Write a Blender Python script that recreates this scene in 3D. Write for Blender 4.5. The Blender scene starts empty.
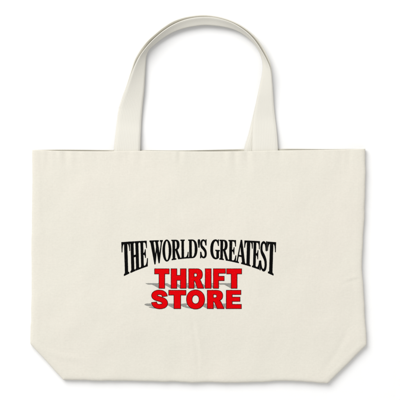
import bpy, math, random
from mathutils import Vector, noise
from mathutils.geometry import delaunay_2d_cdt

random.seed(4)
S = 0.0015            # metres per photo pixel: the bag is about half a metre wide
CAM_H = 3.2
scene = bpy.context.scene
COL = scene.collection


def W(px, py, z=0.0):
    """plan position (photo pixels) at height z, in metres"""
    k = (CAM_H - z) / CAM_H
    return Vector(((px - 200) * S * k, (200 - py) * S * k, z))


def lerp(a, b, t): return a + (b - a) * t


def smooth(t):
    t = max(0.0, min(1.0, t)); return t * t * (3 - 2 * t)


def pw(pts, x):
    """smooth interpolation (Catmull-Rom like) through (x, value) points"""
    if x <= pts[0][0]: return pts[0][1]
    if x >= pts[-1][0]: return pts[-1][1]
    for i in range(len(pts) - 1):
        x0, y0 = pts[i]; x1, y1 = pts[i + 1]
        if x <= x1:
            def slope(j):
                if j <= 0 or j >= len(pts) - 1:
                    a, b = (0, 1) if j <= 0 else (len(pts) - 2, len(pts) - 1)
                else:
                    a, b = j - 1, j + 1
                return (pts[b][1] - pts[a][1]) / (pts[b][0] - pts[a][0])
            h = x1 - x0; t = (x - x0) / h
            m0, m1 = slope(i) * h, slope(i + 1) * h
            return ((2*t**3 - 3*t*t + 1) * y0 + (t**3 - 2*t*t + t) * m0
                    + (-2*t**3 + 3*t*t) * y1 + (t**3 - t*t) * m1)


# ------------------------------------------------------------------ materials
def nodes_of(name):
    m = bpy.data.materials.new(name); m.use_nodes = True
    nt = m.node_tree
    return m, nt, nt.nodes['Principled BSDF'], nt.nodes, nt.links


def stretched_noise(nt, vec, scale, detail=2.0, rough=0.5):
    mp = nt.nodes.new('ShaderNodeMapping'); mp.inputs['Scale'].default_value = scale
    nt.links.new(vec, mp.inputs['Vector'])
    n = nt.nodes.new('ShaderNodeTexNoise'); n.inputs['Scale'].default_value = 1.0
    n.inputs['Detail'].default_value = detail; n.inputs['Roughness'].default_value = rough
    nt.links.new(mp.outputs['Vector'], n.inputs['Vector'])
    return n.outputs['Fac']


def math_node(nt, op, a, b=None):
    n = nt.nodes.new('ShaderNodeMath'); n.operation = op
    for i, v in enumerate((a, b)):
        if v is None: continue
        if isinstance(v, (int, float)): n.inputs[i].default_value = v
        else: nt.links.new(v, n.inputs[i])
    return n.outputs[0]


def ramp(nt, fac, stops):
    r = nt.nodes.new('ShaderNodeValToRGB'); cr = r.color_ramp
    while len(cr.elements) > len(stops): cr.elements.remove(cr.elements[-1])
    while len(cr.elements) < len(stops): cr.elements.new(0.5)
    for e, (p, c) in zip(cr.elements, stops):
        e.position = p; e.color = (c, c, c, 1) if isinstance(c, (int, float)) else (*c, 1)
    nt.links.new(fac, r.inputs['Fac']); return r.outputs['Color']


def mult(nt, a, b, fac=1.0):
    m = nt.nodes.new('ShaderNodeMix'); m.data_type = 'RGBA'; m.blend_type = 'MULTIPLY'
    m.inputs[0].default_value = fac
    for sock, v in ((m.inputs[6], a), (m.inputs[7], b)):
        if isinstance(v, tuple): sock.default_value = (*v, 1)
        else: nt.links.new(v, sock)
    return m.outputs[2]


def weave_height(nt, vec):
    """irregular warp and weft yarns of plain canvas"""
    warp = stretched_noise(nt, vec, (980, 240, 1), 3.0)
    weft = stretched_noise(nt, vec, (210, 860, 1), 3.0)
    return math_node(nt, 'ADD', warp, weft)


def canvas_material(name, base, flecks=True):
    m, nt, b, N, L = nodes_of(name)
    tc = N.new('ShaderNodeTexCoord').outputs['Object']
    wv = weave_height(nt, tc)
    slub_h = stretched_noise(nt, tc, (30, 420, 1), 3.0)
    slub_v = stretched_noise(nt, tc, (420, 26, 1), 3.0)
    slub = math_node(nt, 'ADD', slub_h, slub_v)
    mott = stretched_noise(nt, tc, (7, 7, 1), 4.0, 0.6)
    c = mult(nt, base, ramp(nt, math_node(nt, 'MULTIPLY', wv, 0.5), [(0.30, 0.955), (0.70, 1.0)]))
    c = mult(nt, c, ramp(nt, math_node(nt, 'MULTIPLY', slub, 0.5), [(0.32, 0.984), (0.62, 1.0)]))
    c = mult(nt, c, ramp(nt, mott, [(0.32, (0.980, 0.986, 0.970)), (0.68, (1.0, 0.990, 0.980))]))
    grain = stretched_noise(nt, tc, (260, 330, 1), 3.0, 0.6)
    c = mult(nt, c, ramp(nt, grain, [(0.34, 0.972), (0.60, 1.0)]))
    if flecks:   # bits of seed husk caught in the yarn
        v = N.new('ShaderNodeTexVoronoi'); v.inputs['Scale'].default_value = 46
        L.new(tc, v.inputs['Vector'])
        sep = N.new('ShaderNodeSeparateColor'); L.new(v.outputs['Color'], sep.inputs['Color'])
        rare = math_node(nt, 'GREATER_THAN', sep.outputs['Red'], 0.90)
        near = ramp(nt, v.outputs['Distance'], [(0.02, 1.0), (0.07, 0.0)])
        f = math_node(nt, 'MULTIPLY', near, rare)
        mx = N.new('ShaderNodeMix'); mx.data_type = 'RGBA'
        L.new(math_node(nt, 'MULTIPLY', f, 0.5), mx.inputs[0]); L.new(c, mx.inputs[6])
        mx.inputs[7].default_value = (0.30, 0.25, 0.17, 1)
        c = mx.outputs[2]
    L.new(c, b.inputs['Base Color'])
    b.inputs['Roughness'].default_value = 0.95
    b.inputs['Specular IOR Level'].default_value = 0.12
    b.inputs['Sheen Weight'].default_value = 0.06
    b.inputs['Sheen Roughness'].default_value = 0.6
    bp = N.new('ShaderNodeBump'); bp.inputs['Strength'].default_value = 0.25
    bp.inputs['Distance'].default_value = 0.0004
    L.new(math_node(nt, 'ADD', wv, math_node(nt, 'MULTIPLY', slub, 0.5)), bp.inputs['Height'])
    L.new(bp.outputs['Normal'], b.inputs['Normal'])
    return m


def webbing_material(name, base):
    """herringbone cotton webbing; UV: u across the strap, v along it (both in metres)"""
    m, nt, b, N, L = nodes_of(name)
    uv = N.new('ShaderNodeTexCoord').outputs['UV']
    sep = N.new('ShaderNodeSeparateXYZ'); L.new(uv, sep.inputs['Vector'])
    u, v = sep.outputs['X'], sep.outputs['Y']
    per = 0.0052
    tri = math_node(nt, 'PINGPONG', u, per / 2)
    diag = math_node(nt, 'ADD', math_node(nt, 'MULTIPLY', tri, 1.5), v)
    rib = math_node(nt, 'SINE', math_node(nt, 'MULTIPLY', diag, 2 * math.pi / 0.0017))
    line = math_node(nt, 'SINE', math_node(nt, 'MULTIPLY', u, 2 * math.pi / (per / 2)))
    yarn = stretched_noise(nt, uv, (1100, 90, 1), 2.0)
    h = math_node(nt, 'ADD', math_node(nt, 'MULTIPLY', rib, 0.32), math_node(nt, 'MULTIPLY', line, 0.35))
    h = math_node(nt, 'ADD', h, yarn)
    fac = math_node(nt, 'ADD', math_node(nt, 'MULTIPLY', h, 0.4), 0.3)
    c = mult(nt, base, ramp(nt, fac, [(0.15, 0.94), (0.75, 1.0)]))
    L.new(c, b.inputs['Base Color'])
    b.inputs['Roughness'].default_value = 0.92
    b.inputs['Specular IOR Level'].default_value = 0.15
    bp = N.new('ShaderNodeBump'); bp.inputs['Strength'].default_value = 0.4
    bp.inputs['Distance'].default_value = 0.0004
    L.new(h, bp.inputs['Height']); L.new(bp.outputs['Normal'], b.inputs['Normal'])
    return m


def ink_material(name, col, patchy=0.06, rough=0.92, bare_max=0.10):
    m, nt, b, N, L = nodes_of(name)
    tc = N.new('ShaderNodeTexCoord').outputs['Object']
    wv = weave_height(nt, tc)
    lift = ramp(nt, math_node(nt, 'MULTIPLY', wv, 0.5), [(0.30, 1.0 - patchy * 2), (0.68, 1.0)])
    bare = ramp(nt, math_node(nt, 'MULTIPLY', wv, 0.5), [(0.60, 0.0), (0.72, bare_max)])
    mx = N.new('ShaderNodeMix'); mx.data_type = 'RGBA'
    L.new(bare, mx.inputs[0]); L.new(mult(nt, col, lift), mx.inputs[6]); mx.inputs[7].default_value = (0.62, 0.60, 0.53, 1)
    L.new(mx.outputs[2], b.inputs['Base Color'])
    b.inputs['Roughness'].default_value = rough
    b.inputs['Specular IOR Level'].default_value = 0.03
    bp = N.new('ShaderNodeBump'); bp.inputs['Strength'].default_value = 0.35
    bp.inputs['Distance'].default_value = 0.0004
    L.new(wv, bp.inputs['Height']); L.new(bp.outputs['Normal'], b.inputs['Normal'])
    return m


def paper_material():
    m, nt, b, N, L = nodes_of('white_paper')
    tc = N.new('ShaderNodeTexCoord').outputs['Object']
    n = stretched_noise(nt, tc, (60, 60, 1), 4.0)
    L.new(mult(nt, (0.90, 0.90, 0.90), ramp(nt, n, [(0.3, 0.99), (0.7, 1.0)])), b.inputs['Base Color'])
    b.inputs['Roughness'].default_value = 0.8
    b.inputs['Specular IOR Level'].default_value = 0.1
    return m


CANVAS = canvas_material('natural_canvas', (0.755, 0.725, 0.648))
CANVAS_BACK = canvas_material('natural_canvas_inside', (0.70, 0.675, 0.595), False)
WEBBING = webbing_material('cotton_webbing', (0.758, 0.736, 0.664))
BLACK_INK = ink_material('black_ink', (0.004, 0.004, 0.004), 0.1)
RED_INK = ink_material('red_ink', (0.69, 0.001, 0.003), 0.04)
EDGE_INK = ink_material('dark_edge_ink', (0.030, 0.004, 0.004), 0.1)
GREY_INK = ink_material('grey_ink', (0.34, 0.335, 0.305), 0.22)


# ------------------------------------------------------------------ helpers
def link(name, me, parent=None):
    o = bpy.data.objects.new(name, me); COL.objects.link(o)
    if parent: o.parent = parent
    return o


def mesh(name, verts, faces, mats, smooth_shade=True, mat_ids=None, uvs=None):
    me = bpy.data.meshes.new(name)
    me.from_pydata([tuple(v) for v in verts], [], faces)
    for m in mats: me.materials.append(m)
    for i, p in enumerate(me.polygons):
        p.use_smooth = smooth_shade
        if mat_ids: p.material_index = mat_ids[i]
    if uvs:
        lay = me.uv_layers.new(name='UVMap')
        for lp in me.loops: lay.data[lp.index].uv = uvs[lp.vertex_index]
    me.update()
    return me


# ------------------------------------------------------------------ outline of the bag (photo pixels)
FRONT_TOP = [(32, 150.2), (60, 151.2), (115, 151.5), (140, 151.1), (200, 151.6), (250, 151.5), (285, 150.6), (340, 149.8), (365.3, 149.0)]
BACK_TOP = [(32, 150.0), (60, 149.5), (110, 150.0), (140, 150.1), (170, 150.4), (200, 150.1), (240, 149.1), (290, 148.7), (330, 149.1), (365.3, 148.8)]
BOTTOM = [(63.5, 380.0), (110, 380.6), (150, 381.2), (195, 382.3), (240, 382.6), (275, 381.2), (300, 381.4), (328.2, 383.2)]
LEFT = [(150, 32.0), (180, 32.4), (240, 31.8), (300, 31.3), (344, 30.2)]
RIGHT = [(149, 365.4), (190, 365.0), (225, 363.9), (255, 362.4), (268, 362.1), (285, 363.0), (300, 363.9), (345, 366.8)]


def ripple(t, k): return 0.55 * noise.noise(Vector((t * 0.055, k, 0.3))) + 0.25 * noise.noise(Vector((t * 0.19, k, 4.3)))


def bottom_y(x): return pw(BOTTOM, x) + ripple(x, 9.1)
def left_x(y): return ripple(y, 1.7) + (pw(LEFT, y) if y <= 344 else lerp(30.2, 63.5, (y - 344) / 36.0) + 0.5 * math.sin((y - 344) / 36 * math.pi))
def right_x(y): return ripple(y, 5.3) + (pw(RIGHT, y) if y <= 345 else lerp(366.8, 328.2, (y - 345) / 38.2) - 0.5 * math.sin((y - 345) / 38.2 * math.pi))


SIL = []
for i in range(41): SIL.append((left_x(lerp(150, 344, i / 40)), lerp(150, 344, i / 40)))
for i in range(1, 13): SIL.append((left_x(lerp(344, 380, i / 12)), lerp(344, 380, i / 12)))
for i in range(1, 50): x = lerp(63.5, 328.2, i / 50); SIL.append((x, bottom_y(x)))
for i in range(13): SIL.append((right_x(lerp(383.2, 345, i / 12)), lerp(383.2, 345, i / 12)))
for i in range(1, 41): SIL.append((right_x(lerp(345, 149, i / 40)), lerp(345, 149, i / 40)))


def edge_dist(x, y):
    best = 1e9
    for (ax, ay), (bx, by) in zip(SIL, SIL[1:]):
        if min(ax, bx) - x > best or x - max(ax, bx) > best or min(ay, by) - y > best or y - max(ay, by) > best: continue
        dx, dy = bx - ax, by - ay
        t = max(0, min(1, ((x - ax) * dx + (y - ay) * dy) / (dx * dx + dy * dy + 1e-12)))
        d = math.hypot(x - ax - t * dx, y - ay - t * dy)
        if d < best: best = d
    return best


def seg_ridge(x, y, pts, width, amp):
    """a soft crease along a polyline, fading to nothing at its ends"""
    best, tt = 1e9, 0
    n = len(pts) - 1
    for i in range(n):
        (ax, ay), (bx, by) = pts[i], pts[i + 1]
        dx, dy = bx - ax, by - ay
        t = max(0, min(1, ((x - ax) * dx + (y - ay) * dy) / (dx * dx + dy * dy)))
        d = math.hypot(x - ax - t * dx, y - ay - t * dy)
        if d < best: best, tt = d, (i + t) / n
    if best > width * 3: return 0.0
    return amp * math.exp(-(best / width) ** 2) * math.sin(math.pi * min(1, max(0, tt))) ** 0.7


GATHERS = [(44, 2.4, 0.5, 16), (52, 2.6, 0.5, 18), (60, 3.0, 0.55, 15), (65.5, 2.6, -0.75, 14), (72, 3.2, 0.6, 17), (83, 3.5, 0.35, 14),
           (97, 3.0, -0.3, 12), (118, 2.6, 0.35, 13), (129, 2.6, -0.3, 12), (141, 2.4, -0.45, 15), (160, 3.2, -0.3, 13),
           (176, 2.2, 0.4, 13), (180, 2.0, -0.65, 14), (185, 2.6, 0.35, 13), (207, 3, -0.25, 12), (224, 2.2, -0.45, 14), (229, 2.2, 0.4, 15),
           (235, 2.0, -0.7, 15), (241, 2.4, 0.45, 15), (247.5, 1.9, -0.75, 16), (253, 2.4, 0.5, 15), (266, 2.6, 0.35, 12), (280, 2.4, -0.45, 14),
           (297, 3.0, 0.3, 14), (318, 3.5, -0.35, 16), (336, 3, 0.3, 15), (350, 2.6, -0.4, 18)]


def height(x, y, d=None):
    """height of the cloth's upper face in metres"""
    if d is None: d = edge_dist(x, y)
    t = min(1.0, d / 4.0)
    z = 7.8 + 2.7 * math.sqrt(1 - (1 - t) ** 2)
    z += 2.6 * smooth(d / 75.0) * smooth((y - 140) / 90.0)
    z += 0.9 * noise.noise(Vector((x * 0.016, y * 0.014, 3.1)))
    z += 0.95 * noise.noise(Vector((x * 0.045, y * 0.035, 7.7)))
    z += 0.15 * noise.noise(Vector((x * 0.16, y * 0.13, 1.9)))
    e = smooth(d / 6.0)
    for gx, gw, ga, gl in GATHERS:
        dy = y - 150
        if dy < gl * 2.5:
            cx = gx + 0.06 * dy * math.sin(gx)
            u = (x - cx) / gw
            if abs(u) < 3: z += e * 1.45 * ga * math.exp(-u * u) * math.exp(-(dy / gl) ** 2)
    # side seam allowance showing through as a soft ridge
    for sx, am in ((left_x(y) + 6.5, 0.22), (right_x(y) - 7.0, 0.16)):
        u = (x - sx) / 1.6
        if abs(u) < 3: z += am * math.exp(-u * u) * smooth((y - 152) / 20.0)
    # creases
    z += seg_ridge(x, y, [(192, 312), (194, 330), (196.5, 345), (198, 358), (198.5, 376)], 1.6, -0.6)
    z += seg_ridge(x, y, [(195.5, 314), (197.5, 332), (200, 347), (201.5, 360)], 2.2, 0.4)
    z += e * seg_ridge(x, y, [(341, 285), (350, 281.6), (363, 278.4)], 1.2, -0.42)
    z += e * seg_ridge(x, y, [(341, 281.5), (350, 278), (362, 275)], 1.6, 0.3)
    z += e * seg_ridge(x, y, [(36, 348), (60, 356), (90, 361)], 3.0, 0.5)
    z += seg_ridge(x, y, [(46, 322), (62, 352), (75, 372)], 3.0, -0.55)
    z += seg_ridge(x, y, [(352, 322), (338, 350), (322, 374)], 3.0, -0.55)
    z += seg_ridge(x, y, [(40, 160), (39, 190), (41, 230), (40, 300)], 2.0, 0.25)
    # the turned hem along the mouth, a doubled thickness of canvas
    return z * 0.001


# ------------------------------------------------------------------ the bag
bag = bpy.data.objects.new('tote_bag', None); COL.objects.link(bag)
bag.location = W(198.5, 383, 0)
bag['label'] = 'cream canvas tote bag with black and red printed slogan lying flat on white paper'
bag['category'] = 'tote bag'


def add_part(name, me, parent):
    o = link(name, me, parent)
    bpy.context.view_layer.update()
    o.matrix_parent_inverse = parent.matrix_world.inverted()
    return o


def grid_panel(top_pts, n_rows, n_cols, inset, zfun):
    """rows of points filling the bag outline from the mouth to the bottom edge"""
    ys = sorted([i / n_rows for i in range(n_rows + 1)] + [0.004, 0.010, 0.017, 0.990, 0.996])
    us = sorted([i / n_cols for i in range(n_cols + 1)] + [0.0012, 0.0035, 0.0065, 0.9988, 0.9965, 0.9935])
    P = []
    for v in ys:
        row = []
        for u in us:
            # iterate: x range depends on y, y range depends on x
            x = lerp(32, 365.3, u); y = lerp(150, 381, v)
            for _ in range(5):
                yy = min(max(y, 149), 383.2)
                x = lerp(left_x(yy) + inset, right_x(yy) - inset, u)
                y = lerp(pw(top_pts, x), bottom_y(x) - inset, v)
            row.append((x, y))
        P.append(row)
    return P


P = grid_panel(FRONT_TOP, 150, 200, 0.0, None)
R, C = len(P), len(P[0])
verts, faces = [], []
for r in range(R):
    for c in range(C):
        x, y = P[r][c]
        verts.append(W(x, y, height(x, y)))
for r in range(R - 1):
    for c in range(C - 1):
        a = r * C + c
        faces.append((a + C, a + C + 1, a + 1, a))
# outer edge rolled down to the back panel (left, bottom, right)
rim = [r * C for r in range(R)] + [(R - 1) * C + c for c in range(1, C)] + [r * C + C - 1 for r in range(R - 2, -1, -1)]
cen = (198.0, 262.0)
prev = rim
for inset, z in ((0.0, 5.4), (0.1, 4.0), (0.5, 2.2), (1.4, 0.8)):
    ring = []
    for k in rim:
        r, c = divmod(k, C); x, y = P[r][c]
        dx, dy = cen[0] - x, cen[1] - y; dl = math.hypot(dx, dy)
        ring.append(len(verts)); verts.append(W(x + dx / dl * inset, y + dy / dl * inset, z * 0.001))
    for i in range(len(rim) - 1):
        faces.append((prev[i], ring[i], ring[i + 1], prev[i + 1]))
    prev = ring
# the mouth edge turned over to the inside
prev = list(range(C))
for down, drop in ((-0.28, 0.35), (-0.30, 0.95), (0.05, 1.35), (3.0, 1.5), (14.0, 1.7), (24.0, 1.8)):
    ring = []
    for c in range(C):
        x, y = P[0][c]
        yy = y + down
        xx = min(max(x, left_x(yy) + 0.8), right_x(yy) - 0.8) if down > 1 else x
        h = height(xx, yy if down > 1 else y) - drop * 0.001
        ring.append(len(verts)); verts.append(W(xx, yy, max(h, 0.0016)))
    for c in range(C - 1):
        faces.append((prev[c], prev[c + 1], ring[c + 1], ring[c]))
    prev = ring
front = add_part('front_panel', mesh('front_panel', verts, faces, [CANVAS]), bag)

# back panel: a flat sheet 1 mm thick whose mouth edge stands a little above the front one
P2 = grid_panel(BACK_TOP, 60, 90, 0.9, None)
R2, C2 = len(P2), len(P2[0])
verts, faces = [], []
for layer in (0, 1):
    for r in range(R2):
        for c in range(C2):
            x, y = P2[r][c]
            d = min(x - P2[r][0][0], P2[r][-1][0] - x)
            up = 1.6 * smooth(d / 18.0) * (1 - smooth((y - 150) / 60.0)) * (0.85 + 0.5 * noise.noise(Vector((x * 0.03, 2.2, 0.0))))
            lip = 0.0
            e = y - P2[0][c][1]
            if e < 6:
                clear = min(abs(x - 127.5) - 13.5, abs(x - 262) - 16.5)     # the handles press the lip flat
                lip = 3.6 * math.exp(-e / 1.3) * smooth(clear / 9.0) * smooth(d / 25.0) * (0.85 + 0.6 * noise.noise(Vector((x * 0.022, 5.1, 0.0))))
            z = 0.4 + max(up, 0) + lip + (1.0 if layer == 0 else 0.0)
            verts.append(W(x, y, z * 0.001))
N2 = R2 * C2
for r in range(R2 - 1):
    for c in range(C2 - 1):
        a = r * C2 + c
        faces.append((a + C2, a + C2 + 1, a + 1, a))
        faces.append((N2 + a, N2 + a + 1, N2 + a + C2 + 1, N2 + a + C2))
loop = list(range(C2)) + [r * C2 + C2 - 1 for r in range(1, R2)] + [(R2 - 1) * C2 + c for c in range(C2 - 2, -1, -1)] + [r * C2 for r in range(R2 - 2, 0, -1)]
for i in range(len(loop)):
    a, b = loop[i], loop[(i + 1) % len(loop)]
    faces.append((a, b, N2 + b, N2 + a))
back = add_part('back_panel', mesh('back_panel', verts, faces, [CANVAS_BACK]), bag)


# ------------------------------------------------------------------ handles
def strap(name, rows, thick, width_m, cup):
    """rows: (outer x, y, z mm, inner x, y, z mm, drop mm); a webbing band with real thickness whose
    outer selvedge is creased downwards by «drop» where the handle bends"""
    n, q_tail = 9, 3
    dense = []
    keys = list(zip(*rows))
    dist = [0.0]
    for a, b in zip(rows, rows[1:]):
        dist.append(dist[-1] + math.hypot((a[0] + a[3] - b[0] - b[3]) / 2, (a[1] + a[4] - b[1] - b[4]) / 2))
    tot = dist[-1]; m = int(tot / 1.5)
    for i in range(m + 1):
        s = tot * i / m
        dense.append([pw(list(zip(dist, k)), s) for k in keys] + [s])
    top, verts, uvs, faces = [], [], [], []
    for i, (ox, oy, oz, ix, iy, iz, drop, s) in enumerate(dense):
        A, B = W(ox, oy, oz * 0.001), W(ix, iy, iz * 0.001)
        across = (B - A).normalized()
        nrm = Vector((0, 0, 1)) - across * across.z
        nrm.normalize()
        flat = Vector((across.x, across.y, 0)).normalized()
        row, us = [], []
        d = max(0.15, drop) * 0.001
        for k in range(q_tail, 0, -1):
            f = k / q_tail
            row.append(A + Vector((0, 0, -d * f)) + flat * (0.0006 * f * min(1, drop / 3))); us.append(-d * f)
        tilt = min(1.0, drop / 6.0) if cup > 0 else min(1.0, abs(oz - iz) / 8.0)
        for j in range(n):
            t = j / (n - 1)
            p = A.lerp(B, t) - nrm * (cup * tilt * 4 * t * (1 - t)) * 0.001
            p.z += 0.00022 * noise.noise(Vector((s * 0.05, t * 1.5, cup)))
            row.append(p); us.append(t * width_m)
        top.append((row, us))
    K = n + q_tail
    sign = None
    for layer in (0, 1):
        for i, (row, us) in enumerate(top):
            i0, i1 = max(0, i - 1), min(len(top) - 1, i + 1)
            for j, p in enumerate(row):
                along = top[i1][0][j] - top[i0][0][j]
                ac = row[min(j + 1, K - 1)] - row[max(j - 1, 0)]
                nn = ac.cross(along).normalized()
                if sign is None: sign = 1 if row[-1].z < 1 and (row[-1] - row[-2]).cross(along).z > 0 else -1
                nn *= sign
                r = 0.25 if j in (0, K - 1) else 0.5        # selvedges rounded off
                verts.append(p + nn * (thick * (r if layer == 0 else -r)))
                uvs.append((us[j], dense[i][7] * S))
    M = len(top); NN = M * K
    for i in range(M - 1):
        for j in range(K - 1):
            a = i * K + j
            q = (a, a + 1, a + K + 1, a + K)
            qb = tuple(NN + k for k in reversed(q))
            faces += [q, qb] if sign > 0 else [q[::-1], qb[::-1]]
        for j, rev in ((0, False), (K - 1, True)):
            a = i * K + j
            q = (a, a + K, NN + a + K, NN + a)
            faces.append(q if (sign > 0) != rev else q[::-1])
    for i, rev in ((0, True), (M - 1, False)):
        for j in range(K - 1):
            a = i * K + j
            q = (a, a + 1, NN + a + 1, NN + a)
            faces.append(q if (sign > 0) != rev else q[::-1])
    return mesh(name, verts, faces, [WEBBING], uvs=uvs)


FRONT_ROWS = [
    # outer edge        inner edge      crease
    (114.4, 184, 5.8, 140.2, 184, 5.8, 0),
    (114.5, 166, 6.2, 140.2, 166, 6.2, 0),
    (114.8, 150, 7.0, 140.4, 150, 7.0, 0),
    (116.6, 134, 6.4, 140.9, 135, 6.2, 0),
    (117.8, 121, 4.8, 141.4, 125, 4.8, 0),
    (119.6, 109, 5.6, 141.9, 116, 5.0, 0.4),
    (122.6, 99, 8.6, 142.8, 105, 5.8, 0.8),
    (127.4, 86, 13.0, 144.2, 91, 6.6, 2),
    (131.8, 73, 16.5, 145.0, 77, 6.8, 4),
    (136.4, 62, 18.0, 145.6, 65, 7.2, 7),
    (140.6, 55, 18.0, 146.4, 56, 8.0, 9),
    (144.8, 49.3, 18.0, 149.0, 49.6, 8.4, 10),
    (149.6, 43.6, 18.0, 153.4, 45.4, 8.4, 11),
    (156.0, 37.3, 17.5, 159.4, 40.6, 8.4, 12),
    (164.2, 30.6, 17.0, 167.4, 35.2, 8.6, 13),
    (173.4, 24.8, 16.5, 176.0, 31.0, 8.8, 13),
    (183.6, 20.4, 16.0, 185.4, 28.0, 8.8, 13),
    (194.0, 18.0, 16.0, 195.0, 26.2, 8.8, 13),
    (204.0, 17.2, 16.0, 204.0, 25.2, 8.8, 13),
    (214.0, 17.8, 16.0, 213.0, 25.6, 8.8, 13),
    (223.6, 20.0, 16.5, 221.6, 26.6, 8.8, 13),
    (232.8, 23.4, 17.0, 230.4, 28.4, 8.6, 12),
    (241.4, 28.4, 17.5, 238.8, 31.6, 8.4, 11),
    (249.2, 34.6, 17.5, 246.8, 36.8, 8.4, 10),
    (256.0, 42.4, 17.5, 253.8, 43.4, 8.4, 10),
    (262.0, 51.8, 17.0, 259.2, 51.6, 8.2, 9),
    (267.2, 61.4, 16.0, 262.2, 60.6, 8.0, 7),
    (270.6, 70.0, 14.0, 262.6, 69.6, 7.6, 4),
    (272.0, 82.0, 11.0, 260.6, 81.0, 7.0, 2),
    (272.9, 95.0, 8.4, 257.6, 94.6, 6.6, 1),
    (273.6, 106, 6.4, 255.4, 105.6, 5.4, 0.3),
    (274.8, 118, 5.0, 253.2, 118, 4.8, 0),
    (276.5, 133, 6.2, 252.2, 133, 6.0, 0),
    (277.6, 150, 7.0, 252.0, 150, 7.0, 0),
    (277.8, 166, 6.2, 251.8, 166, 6.2, 0),
    (277.8, 184, 5.8, 251.6, 184, 5.8, 0),
]
BACK_ROWS = [
    (115.2, 184, 2.9, 139.4, 184, 2.9, 0),
    (114.6, 166, 3.2, 139.0, 166, 3.2, 0),
    (114.3, 150, 3.6, 138.6, 150, 3.6, 0),
    (115.9, 134, 3.4, 136.6, 134, 2.8, 0),
    (117.4, 121, 2.8, 133.6, 122, 2.2, 0),
    (119.2, 109, 3.2, 130.6, 111, 2.2, 0),
    (122.0, 99, 6.0, 128.6, 101, 2.4, 0.5),
    (126.6, 86, 9.5, 131.0, 88, 2.2, 1),
    (130.6, 73, 12.0, 134.2, 75, 1.8, 1),
    (134.6, 60.4, 13.5, 138.4, 63, 1.6, 1),
    (138.0, 53.8, 14.0, 142.2, 56.2, 1.4, 1),
    (142.2, 47.4, 14.0, 145.6, 50.2, 1.4, 1),
    (147.8, 40.6, 14.0, 149.8, 43.0, 1.4, 1),
    (154.6, 34.4, 14.0, 156.2, 36.8, 1.4, 1),
    (162.8, 27.8, 14.0, 164.4, 30.4, 1.4, 1),
    (172.4, 21.7, 14.0, 173.6, 24.8, 1.4, 1),
    (182.8, 17.9, 14.0, 183.6, 20.8, 1.4, 1),
    (193.6, 15.9, 14.0, 194.0, 18.6, 1.4, 1),
    (204.0, 15.2, 14.0, 204.0, 17.8, 1.4, 1),
    (214.4, 16.2, 14.0, 214.0, 18.6, 1.4, 1),
    (224.4, 18.5, 14.0, 223.6, 20.6, 1.4, 1),
    (233.8, 21.9, 14.0, 232.8, 24.0, 1.4, 1),
    (242.8, 26.7, 14.0, 241.4, 28.8, 1.4, 1),
    (251.0, 32.9, 14.0, 249.2, 34.8, 1.4, 1),
    (258.4, 40.6, 14.0, 255.6, 42.6, 1.4, 1),
    (264.6, 50.4, 13.0, 261.0, 52.0, 1.4, 1),
    (269.4, 61.0, 11.5, 265.6, 62.2, 1.4, 1),
    (271.2, 69.4, 9.5, 267.0, 70.2, 1.4, 1),
    (271.9, 82.0, 7.0, 263.0, 82.0, 1.8, 0.5),
    (272.2, 95.0, 5.0, 258.6, 95.0, 2.2, 0),
    (272.4, 107, 3.4, 255.0, 107, 2.4, 0),
    (272.6, 119, 2.9, 252.2, 119, 2.6, 0),
    (272.8, 133, 3.4, 248.8, 133, 3.2, 0),
    (273.0, 150, 3.6, 244.2, 150, 3.6, 0),
    (272.6, 166, 3.2, 244.8, 166, 3.2, 0),
    (272.4, 184, 2.9, 245.2, 184, 2.9, 0),
]
h_front = add_part('handle', strap('handle', FRONT_ROWS, 0.0014, 0.038, 0.8), bag)
h_back = add_part('handle', strap('handle', BACK_ROWS, 0.0014, 0.038, -1.0), bag)


# ------------------------------------------------------------------ lettering
def path(cmds):
    """list of tuples: (x,y) line, ('q',cx,cy,x,y), ('c',x1,y1,x2,y2,x,y)"""
    out = []
    for c in cmds:
        if c[0] == 'q':
            x0, y0 = out[-1]; _, cx, cy, x, y = c
            for i in range(1, 7):
                t = i / 6; out.append(((1-t)**2*x0 + 2*t*(1-t)*cx + t*t*x, (1-t)**2*y0 + 2*t*(1-t)*cy + t*t*y))
        elif c[0] == 'c':
            x0, y0 = out[-1]; _, x1, y1, x2, y2, x, y = c
            for i in range(1, 13):
                t = i / 12; s = 1 - t
                out.append((s**3*x0 + 3*s*s*t*x1 + 3*s*t*t*x2 + t**3*x, s**3*y0 + 3*s*s*t*y1 + 3*s*t*t*y2 + t**3*y))
        else:
            out.append((c[0], c[1]))
    res = []
    for p in out:
        if not res or math.hypot(p[0]-res[-1][0], p[1]-res[-1][1]) > 1e-6: res.append(p)
    if math.hypot(res[0][0]-res[-1][0], res[0][1]-res[-1][1]) < 1e-6: res.pop()
    return res


def ell(cx, cy, rx, ry, n=48, p=2.0):
    out = []
    for i in range(n):
        a = 2 * math.pi * i / n; c, s = math.cos(a), math.sin(a)
        out.append((cx + rx * math.copysign(abs(c) ** (2 / p), c), cy + ry * math.copysign(abs(s) ** (2 / p), s)))
    return out


def pen(cmds, widths):
    """stroke a spine with an elliptic nib; widths = [(t, rx, ry)]"""
    sp = path(cmds); n = len(sp); Lf, Rt = [], []
    for i, (x, y) in enumerate(sp):
        a, b = sp[max(0, i - 1)], sp[min(n - 1, i + 1)]
        dx, dy = b[0] - a[0], b[1] - a[1]; l = math.hypot(dx, dy); nx, ny = -dy / l, dx / l
        t = i / (n - 1)
        rx = pw([(w[0], w[1]) for w in widths], t); ry = pw([(w[0], w[2]) for w in widths], t)
        k = math.sqrt((rx * nx) ** 2 + (ry * ny) ** 2)
        ox, oy = rx * rx * nx / k, ry * ry * ny / k
        Lf.append((x + ox, y + oy)); Rt.append((x - ox, y - oy))
    return Lf + Rt[::-1]


def shp(outer, *holes): return (outer, list(holes))


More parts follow.
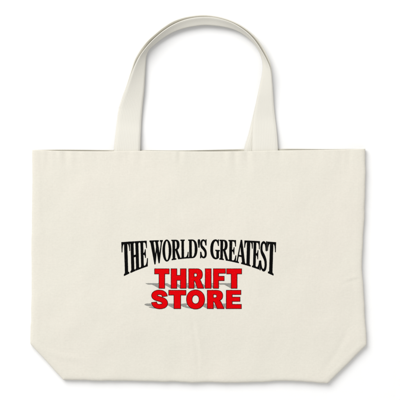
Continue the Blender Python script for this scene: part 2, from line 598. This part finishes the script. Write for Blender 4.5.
SERIF = {
 'T': [shp(path([(0,100),(100,100),(100,71),(94,71),('q',91,93,72,94),(68,94),(68,10),('q',68,5,82,4.5),(82,0),(18,0),(18,4.5),('q',32,5,32,10),(32,94),(28,94),('q',9,93,6,71),(0,71)]))],
 'H': [shp(path([(0,100),(49,100),(49,95.5),('q',39,95,39,90),(39,54),(61,54),(61,90),('q',61,95,51,95.5),(51,100),(100,100),(100,95.5),('q',89,95,89,90),(89,10),('q',89,5,100,4.5),(100,0),(51,0),(51,4.5),('q',61,5,61,10),(61,47.5),(39,47.5),(39,10),('q',39,5,49,4.5),(49,0),(0,0),(0,4.5),('q',11,5,11,10),(11,90),('q',11,95,0,95.5)]))],
 'E': [shp(path([(0,100),(91,100),(92,72),(85,72),('q',82,94,62,94.5),(45,94.5),(45,54.5),(51,54.5),('q',66,55,68,67),(75,67),(75,35),(68,35),('q',66,47,51,48),(45,48),(45,10),('q',45,5.5,54,5.5),(62,5.5),('q',85,6,92,31),(100,31),(95,0),(0,0),(0,4.5),('q',14,5,14,10),(14,90),('q',14,95,0,95.5)]))],
 'W': [shp(path([(0,100),(35,100),(35,95.5),('q',28,95,29.5,89),(41,38),(49,70),(46.5,87),('q',44,95,38,95.5),(38,100),(70,100),(70,95.5),('q',62,95,63,89),(74,38),(85,85),('q',87,95,79,95.5),(79,100),(100,100),(100,95.5),('q',95,95,92.5,87),(72,-1),(65,-1),(52.5,55),(40,-1),(33,-1),(8.5,87),('q',6,95,0,95.5)]))],
 'O': [shp(ell(50,50,50,52), ell(50,50,23,46.5))],
 'R': [shp(path([(0,100),(46,100),('c',78,100,87,88,87,74.5),('c',87,61,77,52,63,49.5),(91,10),('q',95,5,101,4.5),(101,0),(73,0),(42,47.5),(37,47.5),(37,10),('q',37,5,49,4.5),(49,0),(0,0),(0,4.5),('q',11,5,11,10),(11,90),('q',11,95,0,95.5)]),
        path([(37,94.5),(42,94.5),('c',55,94.5,60,86,60,74),('c',60,60,53,53,41,53),(37,53)]))],
 'L': [shp(path([(0,100),(53,100),(53,95.5),('q',41,95,41,90),(41,10),('q',41,5.5,50,5.5),(60,5.5),('q',85,6,93,33),(100,33),(95,0),(0,0),(0,4.5),('q',13,5,13,10),(13,90),('q',13,95,0,95.5)]))],
 'D': [shp(path([(0,100),(44,100),('c',82,100,100,79,100,50),('c',100,20,82,0,44,0),(0,0),(0,4.5),('q',11,5,11,10),(11,90),('q',11,95,0,95.5)]),
        path([(37,94.5),(43,94.5),('c',64,94.5,73,75,73,50),('c',73,24,64,5.5,43,5.5),('q',37,5.5,37,10)]))],
 "'": [shp(path([(4,97),('q',50,106,96,97),(92,86),(68,57),(32,57),(8,86)]))],
 'S': [shp(pen([(83,70),('c',80,88,68,97,48,97),('c',28,97,18,88,18,77),('c',18,62,36,58,52,51),('c',70,43,82,37,82,23),('c',82,11,70,3,50,3),('c',30,3,18,14,13,32)],
               [(0,6,3),(0.2,9,4),(0.5,15,7.5),(0.8,10,4),(1,6,3)])),
        shp(path([(82,101),(91,101),(91,69),(84,69),(76,92)])), shp(path([(5,-1),(14,-1),(22,9),(13,33),(5,33)]))],
 'G': [shp(pen([(86,71),('c',83,88,72,97.5,56,97.5),('c',28,97.5,14,76,14,50),('c',14,24,28,2.5,58,2.5),('c',68,2.5,76,5,84,10)],
               [(0,4,3),(0.22,9,3.5),(0.5,14,5),(0.8,9,3.5),(1,5,3)])),
        shp(path([(82,101),(89,101),(90,69),(83,69),(76,92)])),
        shp(path([(54,47),(101,47),(101,42.5),('q',92,42,92,37),(92,8),('q',82,2,72,1),(67,6),(67,37),('q',67,42,54,42.5)]))],
 'A': [shp(path([(45,102),(57,102),(90,11),('q',93,5,100,4.5),(100,0),(55,0),(55,4.5),('q',65,5,63,11),(57.5,29.5),(27,29.5),(21,12),('q',18,5,30,4.5),(30,0),(0,0),(0,4.5),('q',8,5,12,14)]),
        path([(29,36),(55,36),(42,77)]))],
}
SANS = {
 'T': [shp([(0,100),(100,100),(100,75),(69,75),(69,0),(31,0),(31,75),(0,75)])],
 'H': [shp([(0,100),(37,100),(37,66),(63,66),(63,100),(100,100),(100,0),(63,0),(63,42),(37,42),(37,0),(0,0)])],
 'R': [shp(path([(0,0),(0,100),(55,100),('c',84,100,92,86,92,71),('c',92,58,85,48,72,45),('c',80,41,83,34,87,25),(100,0),(60,0),(47,28),('c',43,37,41,39,35,39),(35,0)]),
        path([(35,59),(47,59),('c',54,59,57,63,57,68.5),('c',57,74,54,78,47,78),(35,78)]))],
 'I': [shp([(0,0),(0,100),(100,100),(100,0)])],
 'F': [shp([(0,0),(0,100),(100,100),(100,78),(42,78),(42,61),(89,61),(89,40),(42,40),(42,0)])],
 'S': [shp(pen([(82,68),('c',80,82,68,89.5,49,89.5),('c',30,89.5,18,82,18,71.5),('c',18,60,32,57,52,52),('c',72,47,83,41,83,29),('c',83,17,70,10.5,50,10.5),('c',31,10.5,18,19,16,34)],
               [(0,15,11),(0.5,17,12.5),(1,15,11)]))],
 'O': [shp(ell(50,50,50,52,56,2.15), ell(50,50,20.5,25,40,2.1))],
 'E': [shp([(0,0),(0,100),(97,100),(97,78),(38,78),(38,62),(91,62),(91,40),(38,40),(38,22),(100,22),(100,0)])],
}


def densify(poly, step):
    out = []
    for (ax, ay), (bx, by) in zip(poly, poly[1:] + poly[:1]):
        n = max(1, int(math.hypot(bx - ax, by - ay) / step))
        for i in range(n): out.append((lerp(ax, bx, i / n), lerp(ay, by, i / n)))
    return out


def area(p): return 0.5 * sum(a[0] * b[1] - b[0] * a[1] for a, b in zip(p, p[1:] + p[:1]))


def grow(poly, d):
    """miter offset; positive d grows the enclosed region"""
    s = 1 if area(poly) > 0 else -1
    n = len(poly); out = []
    for i in range(n):
        a, b, c = poly[i - 1], poly[i], poly[(i + 1) % n]
        e1 = (b[0] - a[0], b[1] - a[1]); e2 = (c[0] - b[0], c[1] - b[1])
        l1, l2 = math.hypot(*e1) or 1, math.hypot(*e2) or 1
        n1 = (s * e1[1] / l1, -s * e1[0] / l1); n2 = (s * e2[1] / l2, -s * e2[0] / l2)
        mx, my = n1[0] + n2[0], n1[1] + n2[1]; k = max(0.35, (mx * mx + my * my) / 2)
        out.append((b[0] + d * mx / k, b[1] + d * my / k))
    return out


def inside(poly, x, y):
    r = False; n = len(poly); j = n - 1
    for i in range(n):
        xi, yi = poly[i]; xj, yj = poly[j]
        if (yi > y) != (yj > y) and x < (xj - xi) * (y - yi) / (yj - yi) + xi: r = not r
        j = i
    return r


def bleed(poly, step):
    out = []
    for x, y in densify(poly, 0.55):
        v = noise.noise_vector(Vector((x * 1.1, y * 1.1, 0.7)))
        out.append((x + 0.11 * v.x, y + 0.11 * v.y))
    return out


def fill(shapes, step=1.6):
    """triangulate the union of shapes (outer minus holes), with inner points so that it drapes over the cloth"""
    shapes = [(bleed(o, step), [bleed(h, step) for h in hs]) for o, hs in shapes]
    vs, es = [], []
    xs = [p[0] for o, h in shapes for p in o]; ys = [p[1] for o, h in shapes for p in o]
    for o, hs in shapes:
        for loop in [o] + hs:
            lp = loop; b = len(vs)
            vs += [Vector(p) for p in lp]
            es += [(b + i, b + (i + 1) % len(lp)) for i in range(len(lp))]

    def isin(x, y): return any(inside(o, x, y) and not any(inside(h, x, y) for h in hs) for o, hs in shapes)
    gy = min(ys)
    while gy < max(ys):
        gx = min(xs)
        while gx < max(xs):
            if isin(gx, gy): vs.append(Vector((gx + 0.013, gy + 0.017)))
            gx += step
        gy += step
    rv, re, rf, *_ = delaunay_2d_cdt(vs, es, [], 0, 1e-5)
    tris = []
    for f in rf:
        cx = sum(rv[i][0] for i in f) / len(f); cy = sum(rv[i][1] for i in f) / len(f)
        if isin(cx, cy):
            a, b, c = (rv[i] for i in f[:3])
            if (b[0]-a[0]) * (c[1]-a[1]) - (b[1]-a[1]) * (c[0]-a[0]) > 0: f = f[::-1]   # pixel y points down
            tris.append(tuple(f))
    return [(v[0], v[1]) for v in rv], tris


class Ink:
    def __init__(self): self.v, self.f, self.m = [], [], []

    def add(self, shapes, lift_mm, mat):
        p, t = fill(shapes); b = len(self.v)
        for x, y in p: self.v.append(W(x, y, height(x, y) + lift_mm * 0.001))
        for f in t: self.f.append(tuple(b + i for i in f)); self.m.append(mat)

    def build(self, name, mats, parent):
        return add_part(name, mesh(name, self.v, self.f, mats, True, self.m), parent)


def top_env(x): return 239.6 + 2.7 * ((x - 198.5) / 77.0) ** 2
def bot_env(x): return 257.9 + (0.00328 if x < 197.5 else 0.00300) * (x - 197.5) ** 2


def warp(shapes, xa, xb):
    def f(p):
        u, v = p[0] / 100, p[1] / 100
        x = lerp(xa, xb, u)
        lean = (x - 198.5) / 77.0 * 1.1 * (0.5 - v) * -1
        x2 = x + lean
        return (x2, lerp(bot_env(x), top_env(x), v))
    return [(list(map(f, densify(o, 6))), [list(map(f, densify(h, 6))) for h in hs]) for o, hs in shapes]


black = Ink()
for ch, xa, xb in [('T',122.0,130.2),('H',130.0,139.6),('E',139.8,147.6),('W',149.9,162.9),('O',162.6,171.2),('R',171.6,180.6),('L',180.6,188.4),
                   ('D',188.3,197.3),("'",197.7,200.1),('S',199.9,207.0),('G',210.4,219.6),('R',219.5,228.5),('E',228.3,236.3),('A',236.0,246.0),
                   ('T',244.2,252.4),('E',252.4,260.0),('S',259.8,267.2),('T',267.0,275.4)]:
    black.add([(grow(o, 0.16), [grow(h, -0.16) for h in hs]) for o, hs in warp(SERIF[ch], xa, xb)], 0.30 + 0.01 * (int(xa) % 2), 0)
black.build('black_lettering', [BLACK_INK], front)


def box(shapes, x0, x1, y0, y1):
    def f(p): return (lerp(x0, x1, p[0] / 100), lerp(y1, y0, p[1] / 100))
    return [(list(map(f, o)), [list(map(f, h)) for h in hs]) for o, hs in shapes]


red = Ink()
E = 0.42
lines = [(268.5, 288.6, [('T',154.3,169.4),('H',170.8,186.4),('R',188.4,203.9),('I',204.9,211.4),('F',213.1,225.7),('T',226.3,241.9)]),
         (290.0, 308.9, [('S',151.1,168.0),('T',168.4,186.2),('O',186.2,204.9),('R',207.0,224.3),('E',226.0,241.6)])]
for li, (y0, y1, letters) in enumerate(lines):
    for k, (ch, x0, x1) in enumerate(letters):
        full = box(SANS[ch], x0 + E, x1 - E, y0 + E, y1 - E)
        edge = [(grow(o, E), [grow(h, -E) for h in hs]) for o, hs in full]
        core = [(grow(o, -0.12), [grow(h, 0.12) for h in hs]) for o, hs in full]
        red.add(edge, 0.45, 1)
        red.add(core, 0.58, 0)
        # the grey slanted copy of each letter that belongs to the printed design
        def sl(p):
            h = (y1 - p[1]) / (y1 - y0)
            return (p[0] - 9.6 * h, y1 - 0.1 - 5.4 * h)
        slant = [(list(map(sl, o)), [list(map(sl, h)) for h in hs]) for o, hs in full]
        red.add(slant, 0.26 + 0.014 * k, 2)
red.build('red_lettering', [RED_INK, EDGE_INK, GREY_INK], front)


# ------------------------------------------------------------------ the surface it lies on
paper = link('tabletop', mesh('tabletop', [(-4, -4, 0), (4, -4, 0), (4, 4, 0), (-4, 4, 0)], [(0, 1, 2, 3)], [paper_material()], False))
paper['kind'] = 'structure'

# ------------------------------------------------------------------ light and camera
world = bpy.data.worlds.new('World'); scene.world = world; world.use_nodes = True
bg = world.node_tree.nodes['Background']
bg.inputs['Color'].default_value = (1.0, 1.0, 1.0, 1); bg.inputs['Strength'].default_value = 0.63

ld = bpy.data.lights.new('softbox', 'AREA'); ld.shape = 'DISK'; ld.size = 6.4; ld.energy = 540
ld.color = (1.0, 0.995, 0.985)
lo = bpy.data.objects.new('softbox', ld); COL.objects.link(lo)
az, el, dist = math.radians(126), math.radians(47), 8.0
lo.location = (dist * math.cos(el) * math.cos(az), dist * math.cos(el) * math.sin(az), dist * math.sin(el))
lo.rotation_euler = (-lo.location).to_track_quat('-Z', 'Y').to_euler()

cd = bpy.data.cameras.new('camera'); cam = bpy.data.objects.new('camera', cd); COL.objects.link(cam)
cam.location = (0, 0, CAM_H); cam.rotation_euler = (0, 0, 0)
cd.sensor_width = 36; cd.lens = 36 * CAM_H / (400 * S)
cd.clip_start = 0.1; cd.clip_end = 50
scene.camera = cam

vs = scene.view_settings
scene.display_settings.display_device = 'sRGB'
vs.view_transform = 'Standard'; vs.look = 'None'; vs.exposure = 0.0; vs.gamma = 1.0; vs.use_curve_mapping = False
scene.cycles.use_denoising = True
scene.cycles.max_bounces = 8
